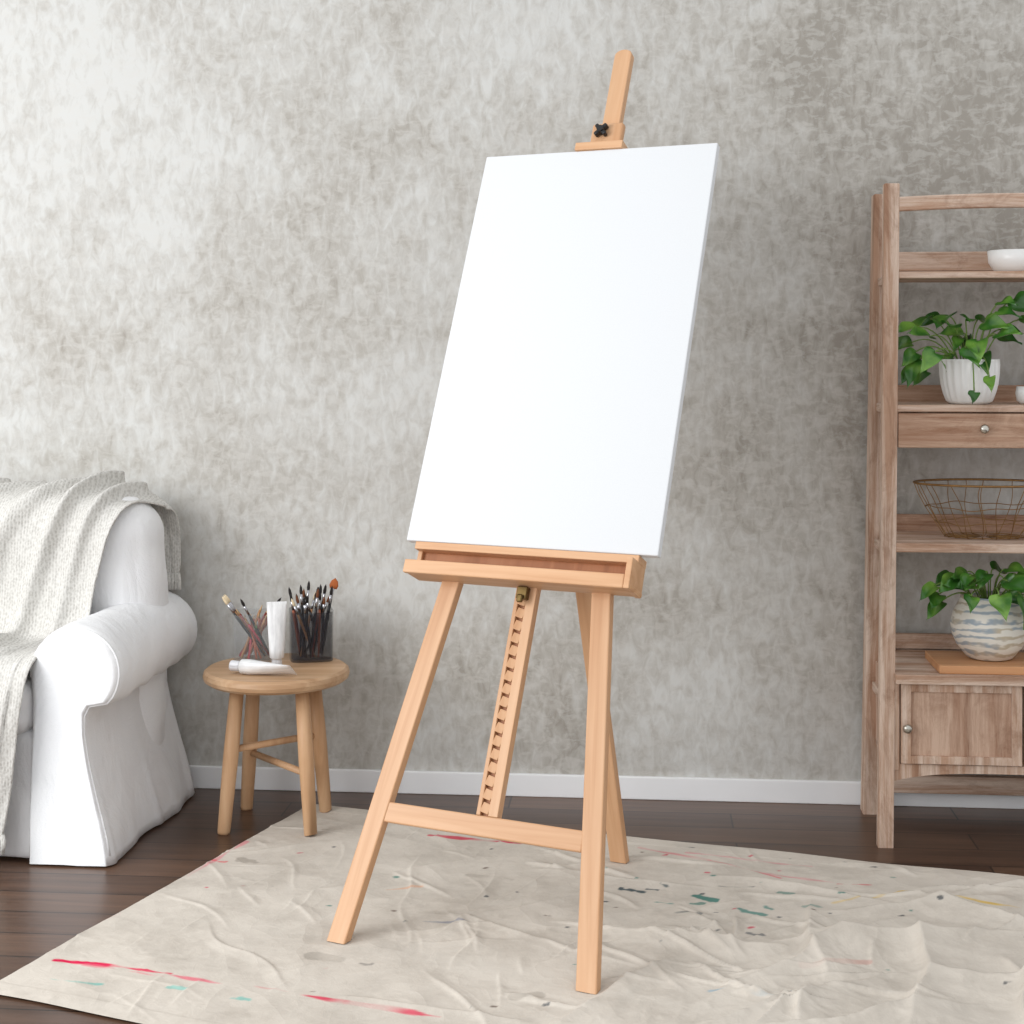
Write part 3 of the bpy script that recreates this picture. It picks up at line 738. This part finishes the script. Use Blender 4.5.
def leaf(bm, base, d, up, L, W):
    d = d.normalized(); x = d.cross(up).normalized(); up = x.cross(d).normalized()
    nr_, ncx = 8, 3; rows = []
    hwid = [.10, .78, 1.0, .98, .84, .62, .36, .14, .0]
    droop = random.uniform(.12, .40)
    for i in range(nr_+1):
        t = i/nr_; r = []
        for j in range(-ncx, ncx+1):
            c = j/ncx; w = W*.5*hwid[i]*c
            yy = L*(t - (.16*abs(c)**1.5 if i in (1, 2) else 0)*(1-t))
            zz = abs(w)*.34 - L*droop*t*t + .004*math.sin(t*9+c*2)
            r.append(bm.verts.new(base+d*yy+x*w+up*zz))
        rows.append(r)
    for A, B in zip(rows[:-1], rows[1:]):
        for k in range(2*ncx): bm.faces.new((A[k], A[k+1], B[k+1], B[k]))
def plant(M, label, potprof, potmat, potfn, soil_r, soil_z, leaves, seed, extra=14):
    random.seed(seed)
    e = empty('potted_plant', M, label, 'potted plant')
    bm = bmesh.new(); lathe(bm, potprof, 144, potfn); finish('pot', bm, potmat, e, smooth=True)
    bm = bmesh.new(); lathe(bm, [(0, soil_z+.004), (soil_r*.6, soil_z+.003), (soil_r, soil_z), (soil_r, soil_z-.01), (0, soil_z-.01)], 32); finish('soil', bm, soilm, e)
    lb = bmesh.new(); sb = bmesh.new()
    leaves = list(leaves)
    for k in range(extra):
        a = random.uniform(0, 2*math.pi); r = random.uniform(.01, .09)
        leaves.append((r*math.cos(a)-.02, r*math.sin(a)*.8-.02, soil_z+random.uniform(.03, .085), random.uniform(.055, .08)))
    for (x, y, z, L) in leaves:
        p = Vector((x, y, z)); o = Vector((x*.25, y*.25, soil_z))
        out = Vector((x, y, 0)); out = out.normalized() if out.length > .01 else Vector((random.uniform(-1, 1), -1, 0)).normalized()
        out = (out+Vector((random.uniform(-.5, .5), random.uniform(-.7, .1), 0))).normalized()
        mid = (o+p)/2+Vector((0, 0, .045+.02*random.random()))-out*.01
        if z < soil_z: mid = Vector((x*.75, y*.75, soil_z+.06))
        pts = []
        for k in range(9):
            t = k/8; pts.append(o*(1-t)**2+mid*2*t*(1-t)+p*t*t)
        tube(sb, pts, .0019, 6)
        tilt = random.uniform(-.55, .25) if z > soil_z+.04 else random.uniform(-1.1, -.5)
        d = (out+Vector((0, 0, tilt))).normalized()
        up = (Vector((0, -.55, .75))+Vector((random.uniform(-.6, .6), random.uniform(-.35, .35), 0))).normalized()
        leaf(lb, p, d, up, L*random.uniform(.80, 1.12), L*random.uniform(.56, .80))
    lo = finish('leaves', lb, leafm, e, smooth=True, label='glossy heart-shaped green leaves'); lo.modifiers.new('s', 'SUBSURF').render_levels = 1
    finish('stems', sb, stemm, e, smooth=True)
lv = [(-.06,-.03,.235,.09),(-.11,-.02,.230,.085),(-.15,-.05,.205,.08),(-.155,-.02,.165,.075),(-.12,-.08,.18,.085),(-.14,-.06,.12,.08),(-.11,-.10,.14,.075),(-.06,-.06,.205,.085),
 (-.02,-.05,.225,.08),(0,-.09,.170,.08),(.03,-.03,.215,.075),(.06,-.06,.185,.085),(.08,-.02,.20,.075),(-.03,-.10,.15,.08),(-.07,.03,.235,.075),
 (.03,.04,.225,.07),(.03,-.10,.075,.06),(-.01,-.105,.035,.045),(-.12,-.04,.09,.065),(.105,-.04,.280,.085),(.08,.02,.18,.07),(-.15,-.05,.14,.07),(.12,-.04,.225,.055),(.06,-.05,.245,.06),(-.16,-.05,.10,.06),(.07,-.04,.27,.06)]
potfn = lambda a, z: 1+(.022*math.cos(a*22) if .006 < z < .114 else 0)
plant(WM(1.255, .24, 1.1555), 'pothos plant in a white ribbed ceramic pot',
      [(0, 0), (.050, 0), (.056, .004), (.060, .008), (.068, .03), (.074, .055), (.077, .08), (.078, .105), (.077, .113), (.078, .116), (.078, .120), (.074, .120), (.072, .10), (0, .10)], ceram,
      potfn, .071, .104, lv, 21, 6)
stripe = new_mat('grey_striped_ceramic', (225,226,222), .4, .45)
ws = N(stripe, 'ShaderNodeTexWave'); ws.bands_direction = 'Z'; ws.inputs['Scale'].default_value = 15; ws.inputs['Distortion'].default_value = 8; ws.inputs['Detail'].default_value = 3; ws.inputs['Detail Scale'].default_value = 1.4; ws.inputs['Detail Roughness'].default_value = .7
Lk(stripe, mapping(stripe, (.4, .4, 1), rot=(.12, .08, 0)), ws.inputs['Vector'])
stc = ramp(stripe, noise_n(stripe, mapping(stripe), 9, 3), [(.45, (140,156,170)), (.55, (186,172,146))])
fm_ = ramp(stripe, ws.outputs['Fac'], [(.05, (.85, .85, .85)), (.55, (0, 0, 0))])
Lk(stripe, mixc(stripe, fm_.outputs[0], (228,224,214), stc.outputs[0]), bsdf(stripe).inputs['Base Color'])
lv2 = [(-.13,-.03,.155,.08),(-.15,-.05,.20,.075),(-.09,-.05,.215,.085),(-.05,-.08,.21,.09),(-.02,-.05,.235,.08),(.03,-.08,.215,.09),(.06,-.04,.23,.08),(.09,-.07,.205,.085),(.0,-.11,.185,.085),
 (.06,-.11,.18,.085),(.12,-.03,.20,.08),(.12,-.08,.17,.08),(-.07,-.10,.18,.065),(-.10,.0,.22,.07),(.02,.04,.23,.08),(.09,-.11,.145,.07),(.13,-.06,.13,.06),(-.14,-.04,.175,.06),(.04,-.02,.24,.07)]
plant(WM(1.303, .262, .4775), 'leafy plant in a round grey-striped pot on a board',
      [(0, 0), (.050, 0), (.060, .004), (.085, .035), (.096, .06), (.101, .09), (.095, .12), (.080, .148), (.074, .160), (.076, .168), (.070, .168), (.068, .15), (0, .145)], stripe,
      None, .067, .150, lv2, 33, 9)
brd = wood('orange_tan_board_wood', (208,154,110), (220,172,130), (184,128,86), .5, axis='X')
bm = bmesh.new(); addbox(bm, -.15, .15, -.10, .10, 0, .022, bev=.003)
finish('wooden_board', bm, brd, M=WM(1.30, .275, .4552), label='orange-tan wooden board under the striped plant pot', category='wooden board')
# wire basket
cop = pmat('brass_wire', (158,122,78), .4, .8)
bas = empty('wire_basket', WM(1.302, .205, .7925), 'oval brass wire basket on the shelf', 'basket')
bm = bmesh.new()
def el(a, rx, ry, z): return Vector((rx*math.cos(a), ry*math.sin(a), z))
lev = [(.002, .105, .065), (.04, .130, .080), (.082, .156, .096), (.118, .175, .108)]
rb = random.Random(9)
for li, (z, rx, ry) in enumerate(lev):
    if li == 3: continue
    p1, p2 = rb.uniform(0, 6), rb.uniform(0, 6)
    tube(bm, [el(2*math.pi*k/90, rx, ry, z+.0018+((.003*math.sin(k/90*2*math.pi*4+p1)+.002*math.sin(k/90*2*math.pi*9+p2)) if li else 0)) for k in range(90)], .0013, 6, closed=True)
finish('rings', bm, cop, bas, smooth=True)
bm = bmesh.new()
tube(bm, [el(2*math.pi*k/64, .186, .114, .147) for k in range(64)], .0032, 8, closed=True)
finish('rim', bm, cop, bas, smooth=True)
bm = bmesh.new()
prf = [(.0035, .02, .012), *lev, (.147, .186, .114)]
for k in range(18):
    a0 = 2*math.pi*k/18+rb.uniform(-.03, .03); w1 = rb.uniform(-.10, .10); ph = rb.uniform(0, 6)
    pts = []
    for q in range(21):
        f = q/20*(len(prf)-1); i = min(int(f), len(prf)-2); u = f-i
        z, rx, ry = [prf[i][m_]*(1-u)+prf[i+1][m_]*u for m_ in range(3)]
        pts.append(el(a0+w1*q/20+.04*math.sin(q/20*7+ph), rx, ry, z))
    tube(bm, pts, .0012, 6)
finish('ribs', bm, cop, bas, smooth=True)

# ------------------------------------------------------------------ light
w = bpy.data.worlds.new('world'); scene.world = w; w.use_nodes = True
w.node_tree.nodes['Background'].inputs[0].default_value = (.97, .985, 1.0, 1)
w.node_tree.nodes['Background'].inputs[1].default_value = .95
def area(name, loc, tgt, sx, sy, power, col=(1, 1, 1)):
    l = bpy.data.lights.new(name, 'AREA'); l.shape = 'RECTANGLE'; l.size = sx; l.size_y = sy; l.energy = power; l.color = col
    o = bpy.data.objects.new(name, l); scene.collection.objects.link(o); o.location = loc
    o.rotation_euler = (Vector(tgt)-Vector(loc)).to_track_quat('-Z', 'Y').to_euler()
area('window_and_fill_light', (-3.3, 1.8, 1.9), (-.2, 3.9, 1.0), 1.8, 1.8, 92, (.98, .99, 1))
area('window_and_fill_light', (-2.3, .2, 1.8), (-.9, 3.9, .5), 1.6, 1.4, 22, (.98, .99, 1))  # added front-left fill that brightens the armchair, not a known window
